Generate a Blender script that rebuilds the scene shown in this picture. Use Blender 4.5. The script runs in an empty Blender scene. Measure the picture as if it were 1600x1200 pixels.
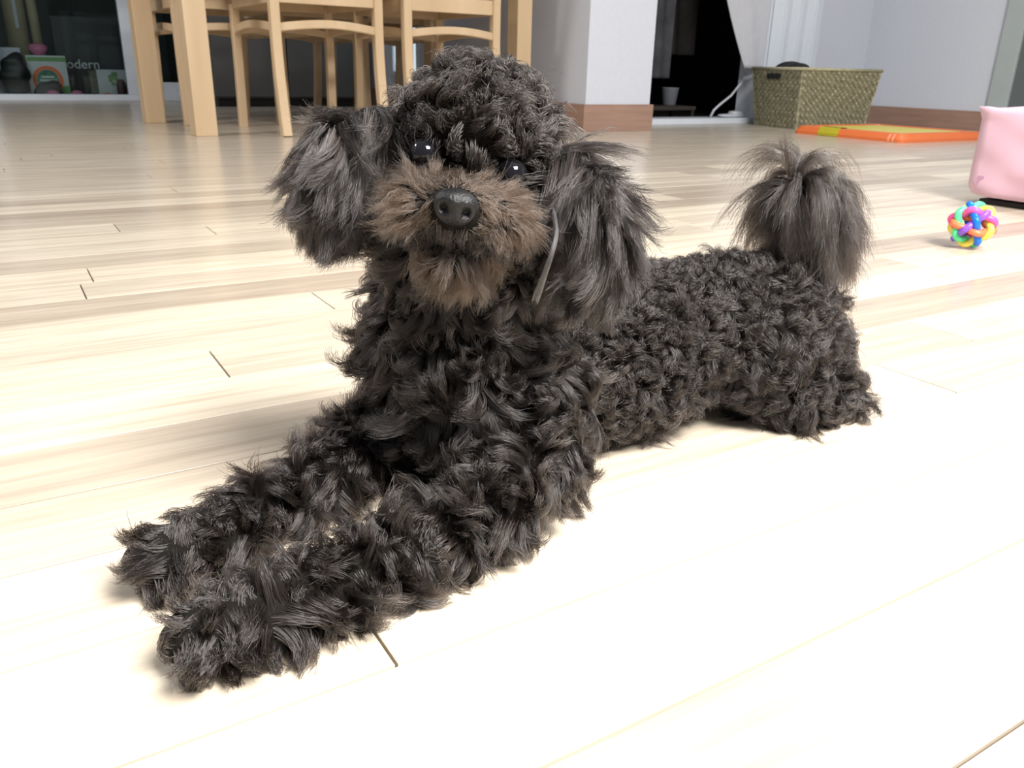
import bpy, bmesh, math, random
import numpy as np
from mathutils import Vector, Matrix, Euler

random.seed(7)
rng = np.random.default_rng(11)
scene = bpy.context.scene
C = scene.collection

# ------------------------------------------------------------------ camera
CAM_H = 0.235
R_ = Vector((0.8552, -0.5179, 0.0228)); U_ = Vector((0.1675, 0.3177, 0.9333)); F_ = Vector((0.4906, 0.7943, -0.3584))
cam_data = bpy.data.cameras.new('camera')
cam = bpy.data.objects.new('camera', cam_data); C.objects.link(cam)
cam.matrix_world = Matrix(((R_.x, U_.x, -F_.x, 0), (R_.y, U_.y, -F_.y, 0), (R_.z, U_.z, -F_.z, CAM_H), (0, 0, 0, 1)))
cam_data.sensor_width = 36.0
cam_data.lens = 1280.0 / 1600.0 * 36.0
cam_data.clip_start = 0.02
cam_data.dof.use_dof = True
cam_data.dof.focus_distance = 0.385
cam_data.dof.aperture_fstop = 36.0
scene.camera = cam

# ------------------------------------------------------------------ world, lamps, exposure
world = bpy.data.worlds.new('world'); scene.world = world
world.use_nodes = True
bg = world.node_tree.nodes['Background']
bg.inputs['Color'].default_value = (0.86, 0.92, 1.0, 1)
bg.inputs['Strength'].default_value = 0.34

def area_lamp(name, loc, size, power, color):
    d = bpy.data.lights.new(name, 'AREA'); d.shape = 'SQUARE'; d.size = size; d.energy = power; d.color = color
    o = bpy.data.objects.new(name, d); C.objects.link(o); o.location = loc
    return o
area_lamp('living_room_ceiling_lamp', (0.62, -0.95, 1.80), 1.0, 212, (1.0, 0.97, 0.935))
area_lamp('dining_ceiling_lamp', (-1.3, 2.3, 2.15), 0.6, 62, (1.0, 0.97, 0.94))

area_lamp('right_side_fill_lamp', (2.5, 1.0, 2.15), 0.6, 44, (1.0, 0.975, 0.95))  # added fill lamp to brighten the right wall and the basket

cy = scene.cycles
cy.max_bounces = 6; cy.diffuse_bounces = 3; cy.glossy_bounces = 3; cy.transmission_bounces = 4; cy.transparent_max_bounces = 8

vs = scene.view_settings
vs.view_transform = 'Standard'; vs.look = 'None'; vs.exposure = 0.0; vs.gamma = 1.0; vs.use_curve_mapping = False

# ------------------------------------------------------------------ material helpers
def new_mat(name):
    m = bpy.data.materials.new(name); m.use_nodes = True
    nt = m.node_tree
    return m, nt, nt.nodes['Principled BSDF']

def mat(name, col, rough=0.6, noise=0.0, scale=30.0, bump=0.0, metallic=0.0, coat=0.0, stretch=(1, 1, 1)):
    m, nt, b = new_mat(name)
    b.inputs['Roughness'].default_value = rough
    b.inputs['Metallic'].default_value = metallic
    b.inputs['Coat Weight'].default_value = coat
    b.inputs['Base Color'].default_value = (*col, 1)
    if noise or bump:
        tc = nt.nodes.new('ShaderNodeTexCoord'); mp = nt.nodes.new('ShaderNodeMapping')
        mp.inputs['Scale'].default_value = stretch
        nz = nt.nodes.new('ShaderNodeTexNoise'); nz.inputs['Scale'].default_value = scale; nz.inputs['Detail'].default_value = 5
        nt.links.new(tc.outputs['Object'], mp.inputs['Vector']); nt.links.new(mp.outputs['Vector'], nz.inputs['Vector'])
        if noise:
            rp = nt.nodes.new('ShaderNodeValToRGB')
            rp.color_ramp.elements[0].position = 0.3; rp.color_ramp.elements[1].position = 0.7
            rp.color_ramp.elements[0].color = (*[c * (1 - noise) for c in col], 1)
            rp.color_ramp.elements[1].color = (*[min(1, c * (1 + noise)) for c in col], 1)
            nt.links.new(nz.outputs['Fac'], rp.inputs['Fac']); nt.links.new(rp.outputs['Color'], b.inputs['Base Color'])
        if bump:
            bp = nt.nodes.new('ShaderNodeBump'); bp.inputs['Strength'].default_value = bump; bp.inputs['Distance'].default_value = 0.002
            nt.links.new(nz.outputs['Fac'], bp.inputs['Height']); nt.links.new(bp.outputs['Normal'], b.inputs['Normal'])
    return m

def floor_material():
    m, nt, b = new_mat('pale_wood_floor')
    N = nt.nodes; L = nt.links
    tc = N.new('ShaderNodeTexCoord'); oi = N.new('ShaderNodeObjectInfo')
    geo = N.new('ShaderNodeNewGeometry')
    addv = N.new('ShaderNodeVectorMath'); addv.operation = 'MULTIPLY_ADD'
    L.new(oi.outputs['Random'], addv.inputs[0]); addv.inputs[1].default_value = (17, 31, 5)
    L.new(geo.outputs['Position'], addv.inputs[2])
    mp = N.new('ShaderNodeMapping'); mp.inputs['Scale'].default_value = (2.2, 38, 10)
    L.new(addv.outputs[0], mp.inputs['Vector'])
    n1 = N.new('ShaderNodeTexNoise'); n1.inputs['Scale'].default_value = 1.0; n1.inputs['Detail'].default_value = 6; n1.inputs['Roughness'].default_value = 0.62
    L.new(mp.outputs['Vector'], n1.inputs['Vector'])
    mp2 = N.new('ShaderNodeMapping'); mp2.inputs['Scale'].default_value = (9, 150, 10)
    L.new(addv.outputs[0], mp2.inputs['Vector'])
    n2 = N.new('ShaderNodeTexNoise'); n2.inputs['Scale'].default_value = 1.0; n2.inputs['Detail'].default_value = 4
    L.new(mp2.outputs['Vector'], n2.inputs['Vector'])
    r1 = N.new('ShaderNodeValToRGB')
    r1.color_ramp.elements[0].position = 0.25; r1.color_ramp.elements[0].color = (0.52, 0.45, 0.36, 1)
    r1.color_ramp.elements[1].position = 0.68; r1.color_ramp.elements[1].color = (0.70, 0.63, 0.515, 1)
    L.new(n1.outputs['Fac'], r1.inputs['Fac'])
    r2 = N.new('ShaderNodeValToRGB')
    r2.color_ramp.elements[0].position = 0.32; r2.color_ramp.elements[0].color = (0.86, 0.84, 0.82, 1)
    r2.color_ramp.elements[1].position = 0.55; r2.color_ramp.elements[1].color = (1, 1, 1, 1)
    L.new(n2.outputs['Fac'], r2.inputs['Fac'])
    mul = N.new('ShaderNodeMix'); mul.data_type = 'RGBA'; mul.blend_type = 'MULTIPLY'; mul.inputs[0].default_value = 1.0
    L.new(r1.outputs['Color'], mul.inputs[6]); L.new(r2.outputs['Color'], mul.inputs[7])
    r3 = N.new('ShaderNodeValToRGB')
    r3.color_ramp.interpolation = 'LINEAR'
    e = r3.color_ramp.elements
    e[0].position = 0.0; e[0].color = (0.68, 0.64, 0.62, 1)
    e[1].position = 1.0; e[1].color = (1.06, 1.05, 1.03, 1)
    e2 = r3.color_ramp.elements.new(0.35); e2.color = (0.93, 0.92, 0.91, 1)
    L.new(oi.outputs['Random'], r3.inputs['Fac'])
    mul2 = N.new('ShaderNodeMix'); mul2.data_type = 'RGBA'; mul2.blend_type = 'MULTIPLY'; mul2.inputs[0].default_value = 1.0
    L.new(mul.outputs[2], mul2.inputs[6]); L.new(r3.outputs['Color'], mul2.inputs[7])
    L.new(mul2.outputs[2], b.inputs['Base Color'])
    rr = N.new('ShaderNodeMapRange'); rr.inputs['To Min'].default_value = 0.19; rr.inputs['To Max'].default_value = 0.29
    L.new(n1.outputs['Fac'], rr.inputs['Value']); L.new(rr.outputs['Result'], b.inputs['Roughness'])
    b.inputs['Specular IOR Level'].default_value = 0.45
    bp = N.new('ShaderNodeBump'); bp.inputs['Strength'].default_value = 0.06; bp.inputs['Distance'].default_value = 0.001
    L.new(n2.outputs['Fac'], bp.inputs['Height']); L.new(bp.outputs['Normal'], b.inputs['Normal'])
    return m

def wood_material(name, c0, c1, axis_scale):
    m, nt, b = new_mat(name)
    N = nt.nodes; L = nt.links
    tc = N.new('ShaderNodeTexCoord'); mp = N.new('ShaderNodeMapping'); mp.inputs['Scale'].default_value = axis_scale
    L.new(tc.outputs['Object'], mp.inputs['Vector'])
    n = N.new('ShaderNodeTexNoise'); n.inputs['Scale'].default_value = 1; n.inputs['Detail'].default_value = 5
    L.new(mp.outputs['Vector'], n.inputs['Vector'])
    r = N.new('ShaderNodeValToRGB'); r.color_ramp.elements[0].position = 0.3; r.color_ramp.elements[1].position = 0.7
    r.color_ramp.elements[0].color = (*c0, 1); r.color_ramp.elements[1].color = (*c1, 1)
    L.new(n.outputs['Fac'], r.inputs['Fac']); L.new(r.outputs['Color'], b.inputs['Base Color'])
    b.inputs['Roughness'].default_value = 0.38
    return m

def glass_material():
    m = bpy.data.materials.new('door_glass'); m.use_nodes = True
    nt = m.node_tree; nt.nodes.clear()
    out = nt.nodes.new('ShaderNodeOutputMaterial'); mix = nt.nodes.new('ShaderNodeMixShader')
    tr = nt.nodes.new('ShaderNodeBsdfTransparent'); gl = nt.nodes.new('ShaderNodeBsdfGlossy'); fr = nt.nodes.new('ShaderNodeFresnel')
    tr.inputs['Color'].default_value = (0.86, 0.92, 0.91, 1)
    gl.inputs['Roughness'].default_value = 0.02; fr.inputs['IOR'].default_value = 1.22
    nt.links.new(fr.outputs[0], mix.inputs[0]); nt.links.new(tr.outputs[0], mix.inputs[1]); nt.links.new(gl.outputs[0], mix.inputs[2])
    nt.links.new(mix.outputs[0], out.inputs['Surface'])
    return m

def hair_material(name, col, rough=0.36, radial=0.42, rand=0.25):
    m = bpy.data.materials.new(name); m.use_nodes = True
    nt = m.node_tree; nt.nodes.clear()
    out = nt.nodes.new('ShaderNodeOutputMaterial'); h = nt.nodes.new('ShaderNodeBsdfHairPrincipled')
    h.model = 'CHIANG'; h.parametrization = 'COLOR'
    hi = nt.nodes.new('ShaderNodeHairInfo'); rp = nt.nodes.new('ShaderNodeValToRGB')
    rp.color_ramp.elements[0].color = (*[c * (1 - rand) for c in col], 1)
    rp.color_ramp.elements[1].color = (*[c * (1 + rand) for c in col], 1)
    nt.links.new(hi.outputs['Random'], rp.inputs['Fac']); nt.links.new(rp.outputs['Color'], h.inputs['Color'])
    h.inputs['Roughness'].default_value = rough; h.inputs['Radial Roughness'].default_value = radial
    h.inputs['Random Roughness'].default_value = 0.15
    nt.links.new(h.outputs[0], out.inputs['Surface'])
    return m

M = {}
M['floor'] = floor_material()
M['groove'] = mat('floor_gap', (0.10, 0.07, 0.045), 0.9)
M['wall'] = mat('white_wallpaper', (0.63, 0.66, 0.73), 0.85, 0.02, 60, 0.15)
M['wallgrey'] = mat('grey_wallpaper', (0.60, 0.61, 0.68), 0.85, 0.02, 60, 0.15)
M['base'] = mat('brown_baseboard', (0.35, 0.215, 0.16), 0.5, 0.12, 6, 0, stretch=(1, 1, 12))
M['white_frame'] = mat('white_frame', (0.74, 0.79, 0.86), 0.4, 0.02, 20)
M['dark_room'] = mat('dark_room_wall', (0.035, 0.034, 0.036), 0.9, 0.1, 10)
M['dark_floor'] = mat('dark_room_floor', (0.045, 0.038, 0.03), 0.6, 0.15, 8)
M['wood'] = wood_material('maple_wood', (0.60, 0.43, 0.255), (0.69, 0.515, 0.325), (14, 14, 2.0))
M['glass'] = glass_material()

# ------------------------------------------------------------------ geometry helpers
def tag(o, label=None, cat=None, group=None, kind=None):
    if label: o['label'] = label
    if cat: o['category'] = cat
    if group: o['group'] = group
    if kind: o['kind'] = kind
    return o

def obj(name, me, material=None, parent=None):
    o = bpy.data.objects.new(name, me); C.objects.link(o)
    if material and not me.materials: me.materials.append(material)
    if parent: o.parent = parent
    return o

def mesh_from(bm, name, smooth=False):
    me = bpy.data.meshes.new(name); bmesh.ops.recalc_face_normals(bm, faces=bm.faces); bm.to_mesh(me); bm.free()
    if smooth: me.shade_smooth()
    return me

def empty(name, loc=(0, 0, 0), rz=0.0):
    o = bpy.data.objects.new(name, None); C.objects.link(o); o.location = loc; o.rotation_euler = (0, 0, rz); o.empty_display_size = 0.05
    return o

def bm_box(bm, x0, x1, y0, y1, z0, z1, bevel=0.0):
    r = bmesh.ops.create_cube(bm, size=1.0)
    for v in r['verts']:
        v.co = Vector((x0 + (v.co.x + .5) * (x1 - x0), y0 + (v.co.y + .5) * (y1 - y0), z0 + (v.co.z + .5) * (z1 - z0)))
    if bevel:
        es = list({e for v in r['verts'] for e in v.link_edges})
        bmesh.ops.bevel(bm, geom=es, offset=bevel, segments=2, profile=0.6, affect='EDGES')

def box(name, x0, x1, y0, y1, z0, z1, m, parent=None, bevel=0.0):
    bm = bmesh.new(); bm_box(bm, x0, x1, y0, y1, z0, z1, bevel)
    return obj(name, mesh_from(bm, name), m, parent)

def sweep_rect(name, pts, w, d, side, m, parent=None, bev=0.003, taper=None):
    """rectangular bar swept along pts; 'side' is the direction of width w, d is the other thickness"""
    bm = bmesh.new(); rings = []
    n = len(pts); P = [Vector(p) for p in pts]; s = Vector(side).normalized()
    for i in range(n):
        t = (P[min(i + 1, n - 1)] - P[max(i - 1, 0)]).normalized()
        sd = (s - t * s.dot(t)).normalized(); up = t.cross(sd)
        k = 1.0 if taper is None else taper[i]
        a, b = w * k / 2, d * k / 2; c = bev
        prof = [(-a + c, -b), (a - c, -b), (a, -b + c), (a, b - c), (a - c, b), (-a + c, b), (-a, b - c), (-a, -b + c)]
        rings.append([bm.verts.new(P[i] + sd * x + up * y) for x, y in prof])
    for i in range(n - 1):
        for k in range(8):
            bm.faces.new((rings[i][k], rings[i][(k + 1) % 8], rings[i + 1][(k + 1) % 8], rings[i + 1][k]))
    bm.faces.new(rings[0][::-1]); bm.faces.new(rings[-1])
    return obj(name, mesh_from(bm, name), m, parent)

def tube(name, pts, r, m, parent=None, segs=10, closed=False, radii=None):
    bm = bmesh.new(); P = [Vector(p) for p in pts]; n = len(P); rings = []
    ref = Vector((0, 0, 1))
    prev = None
    for i in range(n):
        a = P[(i - 1) % n] if closed else P[max(i - 1, 0)]; b = P[(i + 1) % n] if closed else P[min(i + 1, n - 1)]
        t = (b - a).normalized()
        if prev is None:
            s = t.cross(ref)
            if s.length < 1e-4: s = t.cross(Vector((1, 0, 0)))
            s.normalize()
        else:
            s = (prev - t * prev.dot(t)).normalized()
        prev = s; u = t.cross(s)
        rr = r if radii is None else radii[i]
        rings.append([bm.verts.new(P[i] + (s * math.cos(2 * math.pi * k / segs) + u * math.sin(2 * math.pi * k / segs)) * rr) for k in range(segs)])
    m_ = n if closed else n - 1
    for i in range(m_):
        A, B = rings[i], rings[(i + 1) % n]
        off = 0
        if closed and i == n - 1:
            off = min(range(segs), key=lambda q: (A[0].co - B[q].co).length)
        for k in range(segs):
            bm.faces.new((A[k], A[(k + 1) % segs], B[(k + 1 + off) % segs], B[(k + off) % segs]))
    if not closed:
        bm.faces.new(rings[0][::-1]); bm.faces.new(rings[-1])
    return obj(name, mesh_from(bm, name, True), m, parent)

def lathe(name, prof, m, parent=None, segs=24, loc=(0, 0, 0)):
    bm = bmesh.new(); rings = []
    for r, z in prof:
        rings.append([bm.verts.new((loc[0] + r * math.cos(2 * math.pi * k / segs), loc[1] + r * math.sin(2 * math.pi * k / segs), loc[2] + z)) for k in range(segs)])
    for i in range(len(prof) - 1):
        for k in range(segs):
            bm.faces.new((rings[i][k], rings[i][(k + 1) % segs], rings[i + 1][(k + 1) % segs], rings[i + 1][k]))
    bm.faces.new(rings[0][::-1]); bm.faces.new(rings[-1])
    return obj(name, mesh_from(bm, name, True), m, parent)

def bm_superellipsoid(bm, c, r, e=0.5, seg=20, ring=12):
    def sp(v, p): return math.copysign(abs(v) ** p, v)
    rows = []
    for i in range(1, ring):
        ph = -math.pi / 2 + math.pi * i / ring
        rows.append([bm.verts.new((c[0] + r[0] * sp(math.cos(ph), e) * sp(math.cos(2 * math.pi * k / seg), e),
                                   c[1] + r[1] * sp(math.cos(ph), e) * sp(math.sin(2 * math.pi * k / seg), e),
                                   c[2] + r[2] * sp(math.sin(ph), e))) for k in range(seg)])
    for i in range(len(rows) - 1):
        for k in range(seg):
            bm.faces.new((rows[i][k], rows[i][(k + 1) % seg], rows[i + 1][(k + 1) % seg], rows[i + 1][k]))
    b = bm.verts.new((c[0], c[1], c[2] - r[2])); t = bm.verts.new((c[0], c[1], c[2] + r[2]))
    for k in range(seg):
        bm.faces.new((b, rows[0][(k + 1) % seg], rows[0][k])); bm.faces.new((t, rows[-1][k], rows[-1][(k + 1) % seg]))

def disc(name, c, r, normal_axis, m, parent, r_in=0.0, depth=0.001, segs=40, sx=1.0, sy=1.0):
    """flat printed disc or ring facing -y, in the xz plane"""
    bm = bmesh.new()
    o1 = [bm.verts.new((c[0] + sx * r * math.cos(2 * math.pi * k / segs), c[1], c[2] + sy * r * math.sin(2 * math.pi * k / segs))) for k in range(segs)]
    if r_in:
        i1 = [bm.verts.new((c[0] + sx * r_in * math.cos(2 * math.pi * k / segs), c[1], c[2] + sy * r_in * math.sin(2 * math.pi * k / segs))) for k in range(segs)]
        fs = [bm.faces.new((o1[k], o1[(k + 1) % segs], i1[(k + 1) % segs], i1[k])) for k in range(segs)]
    else:
        fs = [bm.faces.new(o1)]
    ex = bmesh.ops.extrude_face_region(bm, geom=fs)
    for v in ex['geom']:
        if isinstance(v, bmesh.types.BMVert): v.co.y -= depth
    return obj(name, mesh_from(bm, name), m, parent)

# ================================================================== THE SETTING
W = 0.0757
SEAM0 = 0.7154
slab = box('floor', -3.2, 4.6, -2.2, 6.2, -0.06, -0.0035, M['groove'])
tag(slab, 'pale wooden plank floor of the living room', 'floor', kind='structure')
def plank_mesh(length, width):
    bm = bmesh.new(); g = 0.0007
    bm_box(bm, g, length - g, g, width - g, -0.0035, 0.0)
    es = [e for e in bm.edges if all(abs(v.co.z) < 1e-6 for v in e.verts)]
    bmesh.ops.bevel(bm, geom=es, offset=0.0003, segments=1, affect='EDGES')
    return mesh_from(bm, 'plank')
PL = 0.91
pmesh = plank_mesh(PL, W); pmesh.materials.append(M['floor'])
joints = {5: 0.108, 0: 0.1295, -4: 0.055, -2: 0.2715, -9: 0.135, -8: 0.255, -15: 0.005, 1: -0.36, 2: 0.47, 3: 0.78, 4: -0.28, 6: 0.66, 7: 0.95, -1: -0.20, -3: 0.72, 8: 0.35}
n_planks = 0
near_rows = []
row_far = 0.0
for k in range(14, -36, -1):
    y0 = SEAM0 - W * (k + 1)                 # row between seam k and seam k+1
    if y0 < -0.35: continue
    x0 = joints.get(k, random.uniform(-0.45, 0.45))
    # extent of the row seen by the camera
    xl = -0.30 - 0.02 * max(0, y0); xr = 0.62 + 2.2 * max(0, y0) ** 0.9 + 0.3
    if y0 > 1.75: break
    xr = min(xr, 4.25)
    s = math.floor((xl - x0) / PL)
    x = x0 + s * PL
    x_first = x
    while x < xr:
        p = obj('plank', pmesh, None, slab); p.location = (x, y0, 0); n_planks += 1
        x += PL
    row_far = y0 + W
    near_rows.append((y0, x_first, x))
# planks outside and far away, too thin in view to pick apart: one joined layer
bm = bmesh.new()
def rest_row(y0, xa, xb, off):
    x = xa
    nx = xa + off
    while x < xb:
        e = min(nx, xb)
        bm_box(bm, x + .0006, e - .0006, y0 + .0006, y0 + W - .0006, -0.0035, 0.0)
        x = e; nx += PL
for y0_, xa_, xb_ in near_rows:                     # beyond both ends of the single planks
    rest_row(y0_, -3.2, xa_, random.uniform(0.2, PL))
    if xb_ < 4.2: rest_row(y0_, xb_, 4.25, PL)
y = near_rows[0][0] - W
while y > -2.2:
    rest_row(y, -3.2, 4.25, random.uniform(0.2, PL)); y -= W
y = row_far
while y < 6.05:
    rest_row(y, -3.2, 4.25, random.uniform(0.2, PL)); y += W
rest = obj('plank_layer', mesh_from(bm, 'plank_layer'), M['floor'], slab); rest['kind'] = 'stuff'

def struct(o, label, cat='wall'):
    return tag(o, label, cat, kind='structure')

# dividing wall whose white end stands beside the dark doorway
wl = box('wall_divider', 2.10, 2.44, 2.88, 3.30, 0, 2.4, M['wall'])
struct(wl, 'white wall end with brown baseboard standing beside the dark doorway')
wl2 = box('wall_side', 2.10, 2.22, 3.30, 6.0, 0, 2.4, M['wallgrey'])
struct(wl2, 'grey side wall running back behind the dining table')
bb = box('baseboard_divider', 2.085, 2.452, 2.866, 2.88, 0, 0.108, M['base'], None, 0.002)
tag(bb, 'brown wooden baseboard around the foot of the white wall end', 'baseboard', kind='structure')
bb2 = box('baseboard_side', 2.085, 2.10, 2.88, 5.9, 0, 0.108, M['base'], None, 0.002)
tag(bb2, 'brown baseboard along the grey side wall behind the table', 'baseboard', kind='structure')
# back wall to the right of the doorway, right wall
wb = box('wall_back', 3.46, 4.40, 3.20, 3.32, 0, 2.4, M['wall'])
struct(wb, 'pale wall behind the woven basket, right of the doorway')
wr = box('wall_right', 4.25, 4.40, -2.2, 3.20, 0, 2.4, M['wall'])
struct(wr, 'long pale grey wall on the right behind the orange tray')
bb3 = box('baseboard_right', 4.236, 4.25, 2.44, 3.20, 0, 0.092, M['base'], None, 0.002)
tag(bb3, 'dark brown baseboard under the right wall behind the tray', 'baseboard', kind='structure')
hdr = box('trim_lintel', 2.44, 3.46, 3.20, 3.32, 2.05, 2.4, M['wall'])
tag(hdr, 'white wall strip above the dark doorway', 'lintel', kind='structure')

# doorway: sill, right jamb
dr = empty('door_1', (2.95, 3.2, 0)); tag(dr, 'white framed doorway opening into the dark room', 'doorway', kind='structure')
box('sill', -0.52, 0.51, -0.02, 0.12, 0, 0.028, M['white_frame'], dr, 0.003)
box('jamb', 0.455, 0.515, -0.03, 0.12, 0.0, 2.05, M['white_frame'], dr, 0.003)
box('jamb', -0.53, -0.49, 0.0, 0.12, 0.0, 2.05, M['white_frame'], dr, 0.003)
# dark room behind the doorway
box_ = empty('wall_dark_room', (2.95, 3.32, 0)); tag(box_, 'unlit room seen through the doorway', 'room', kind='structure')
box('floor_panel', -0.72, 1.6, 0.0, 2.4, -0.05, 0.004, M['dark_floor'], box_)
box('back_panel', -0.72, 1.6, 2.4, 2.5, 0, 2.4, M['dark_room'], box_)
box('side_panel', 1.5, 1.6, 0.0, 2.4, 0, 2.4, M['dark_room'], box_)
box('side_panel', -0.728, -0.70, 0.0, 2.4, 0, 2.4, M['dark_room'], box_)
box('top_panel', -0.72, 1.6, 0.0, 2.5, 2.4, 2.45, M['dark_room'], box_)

# door frame on the right wall
d3 = empty('door_3', (4.25, 2.0, 0)); tag(d3, 'pale grey green door frame and dark door on the right wall', 'door', kind='structure')
M['door_green'] = mat('grey_green_trim', (0.40, 0.45, 0.45), 0.5, 0.03, 10)
M['door_dark'] = mat('dark_grey_door', (0.12, 0.14, 0.145), 0.5, 0.05, 10)
box('frame_post', -0.03, 0.0, 0.34, 0.44, 0, 2.1, M['door_green'], d3, 0.004)
box('door_leaf', -0.015, 0.0, -0.45, 0.34, 0, 2.05, M['door_dark'], d3)

# far wall with glass sliding door
wf = box('wall_far', 1.20, 2.10, 5.85, 6.0, 0, 2.4, M['wallgrey'])
struct(wf, 'grey wall far behind the dining table')

gd = empty('door_2', (0.1, 5.8, 0)); tag(gd, 'white framed sliding glass door to the dark balcony', 'sliding door', kind='structure')
box('bottom_rail', -2.2, 1.10, -0.03, 0.08, 0.0, 0.036, M['white_frame'], gd, 0.004)
box('stile', 0.655, 0.72, -0.03, 0.03, 0.036, 2.3, M['white_frame'], gd, 0.004)
box('stile', -0.105, -0.045, 0.0, 0.06, 0.036, 2.3, M['white_frame'], gd, 0.004)
box('stile', -2.2, -2.14, -0.03, 0.03, 0.036, 2.3, M['white_frame'], gd, 0.004)
box('head_rail', -2.2, 1.10, -0.03, 0.08, 2.3, 2.4, M['white_frame'], gd, 0.004)
box('stile', 1.04, 1.10, -0.03, 0.03, 0.036, 2.3, M['white_frame'], gd, 0.004)
box('kick_panel', 0.72, 1.04, -0.012, 0.012, 0.036, 0.11, M['white_frame'], gd, 0.003)
box('pane', 0.72, 1.04, -0.003, 0.003, 0.11, 2.3, M['glass'], gd)
box('pane', -0.045, 0.655, -0.003, 0.003, 0.036, 2.3, M['glass'], gd)
box('pane', -2.14, -0.105, 0.027, 0.033, 0.036, 2.3, M['glass'], gd)

# balcony shell
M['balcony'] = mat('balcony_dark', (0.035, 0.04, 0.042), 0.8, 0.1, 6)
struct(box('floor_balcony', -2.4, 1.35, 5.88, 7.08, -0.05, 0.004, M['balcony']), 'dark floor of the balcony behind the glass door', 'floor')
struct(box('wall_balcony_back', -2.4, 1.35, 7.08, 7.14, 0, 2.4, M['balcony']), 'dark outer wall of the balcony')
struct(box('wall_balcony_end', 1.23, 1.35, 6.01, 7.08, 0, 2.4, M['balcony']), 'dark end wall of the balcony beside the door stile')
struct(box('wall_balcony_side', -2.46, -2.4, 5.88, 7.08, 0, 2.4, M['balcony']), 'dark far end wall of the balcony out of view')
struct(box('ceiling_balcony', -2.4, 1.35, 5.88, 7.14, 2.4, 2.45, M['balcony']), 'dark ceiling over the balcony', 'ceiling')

# bright frosted window on the side wall behind the chairs
wn = empty('window_1', (2.10, 4.62, 0)); tag(wn, 'small bright frosted window low on the side wall behind the chairs', 'window', kind='structure')
M['win_lit'] = mat('lit_frosted_pane', (0.75, 0.85, 0.9), 0.3)
_b = M['win_lit'].node_tree.nodes['Principled BSDF']; _b.inputs['Emission Color'].default_value = (0.72, 0.88, 1.0, 1); _b.inputs['Emission Strength'].default_value = 0.75
box('pane', -0.006, 0.0, -0.15, 0.17, 0.21, 0.62, M['win_lit'], wn)
for yy in (-0.17, 0.17): box('window_frame', -0.02, 0.0, yy, yy + 0.02, 0.19, 0.64, M['white_frame'], wn, 0.002)
for zz in (0.19, 0.62): box('window_frame', -0.02, 0.0, -0.15, 0.17, zz, zz + 0.02, M['white_frame'], wn, 0.002)
for yy in (-0.09, -0.02, 0.05, 0.115): box('bar', -0.011, -0.006, yy, yy + 0.008, 0.21, 0.62, M['door_green'], wn)
#@@OBJECTS
# ================================================================== DINING TABLE
tb = empty('dining_table', (1.245, 3.425, 0), math.radians(4.0))
tag(tb, 'pale maple dining table with thick square legs in front of the glass door', 'table')
LX, LY = 0.655, 0.35
for sx in (-1, 1):
    for sy in (-1, 1):
        box('leg', sx * LX - .036, sx * LX + .036, sy * LY - .036, sy * LY + .036, 0.0, 0.70, M['wood'], tb, 0.003)
box('tabletop', -0.74, 0.74, -0.43, 0.43, 0.70, 0.73, M['wood'], tb, 0.006)
for sy in (-1, 1): box('apron', -LX + .036, LX - .036, sy * LY - .011, sy * LY + .011, 0.62, 0.70, M['wood'], tb, 0.002)
for sx in (-1, 1): box('apron', sx * LX - .011, sx * LX + .011, -LY + .036, LY - .036, 0.62, 0.70, M['wood'], tb, 0.002)

# ================================================================== CHAIRS (local: back at -y, front at +y)
def build_chair(root):
    hw, hd = 0.185, 0.245
    th = 0.032
    for s in (-1, 1):
        pts = []
        for i in range(15):                      # rear leg sweeps up into the back post
            z = 0.92 * i / 14
            yb = -hd - 0.045 * max(0, (0.34 - z) / 0.34) ** 1.8 - 0.10 * max(0, (z - 0.46) / 0.46) ** 1.4
            pts.append((s * hw, yb, z))
        sweep_rect('rear_leg', pts, th, th * 1.08, (1, 0, 0), M['wood'], root)
        pts = [(s * (hw + 0.0), hd + 0.012 * max(0, (0.3 - z) / 0.3) ** 2, z) for z in np.linspace(0, 0.44, 9)]
        sweep_rect('front_leg', pts, th, th, (1, 0, 0), M['wood'], root)
        # side stretcher, arched
        pts = [(s * (hw + 0.012 * math.sin(math.pi * u)), -hd + 2 * hd * u, 0.348 + 0.016 * math.sin(math.pi * u)) for u in np.linspace(0.03, 0.97, 11)]
        sweep_rect('stretcher', pts, 0.018, 0.027, (1, 0, 0), M['wood'], root)
        box('seat_rail', s * hw - 0.01, s * hw + 0.01, -hd + .016, hd - .016, 0.425, 0.475, M['wood'], root, 0.002)
    for s in (-1, 1):
        pts = [(-hw + 2 * hw * u, s * hd + s * 0.02 * math.sin(math.pi * u), 0.348 + 0.016 * math.sin(math.pi * u)) for u in np.linspace(0.03, 0.97, 11)]
        sweep_rect('stretcher', pts, 0.018, 0.027, (0, 1, 0), M['wood'], root)
        box('seat_rail', -hw + .016, hw - .016, s * hd - 0.01, s * hd + 0.01, 0.425, 0.475, M['wood'], root, 0.002)
    bm = bmesh.new(); bm_box(bm, -0.21, 0.21, -0.235, 0.275, 0.475, 0.50, 0.01)
    obj('seat', mesh_from(bm, 'seat'), M['wood'], root)
    for z, hgt in ((0.86, 0.05), (0.72, 0.03), (0.62, 0.03)):
        yb = -hd - 0.10 * max(0, (z - 0.46) / 0.46) ** 1.4
        pts = [(-hw + 2 * hw * u, yb - 0.025 * math.sin(math.pi * u), z) for u in np.linspace(0.04, 0.96, 9)]
        sweep_rect('back_slat', pts, 0.016, hgt, (0, 1, 0), M['wood'], root)

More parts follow.
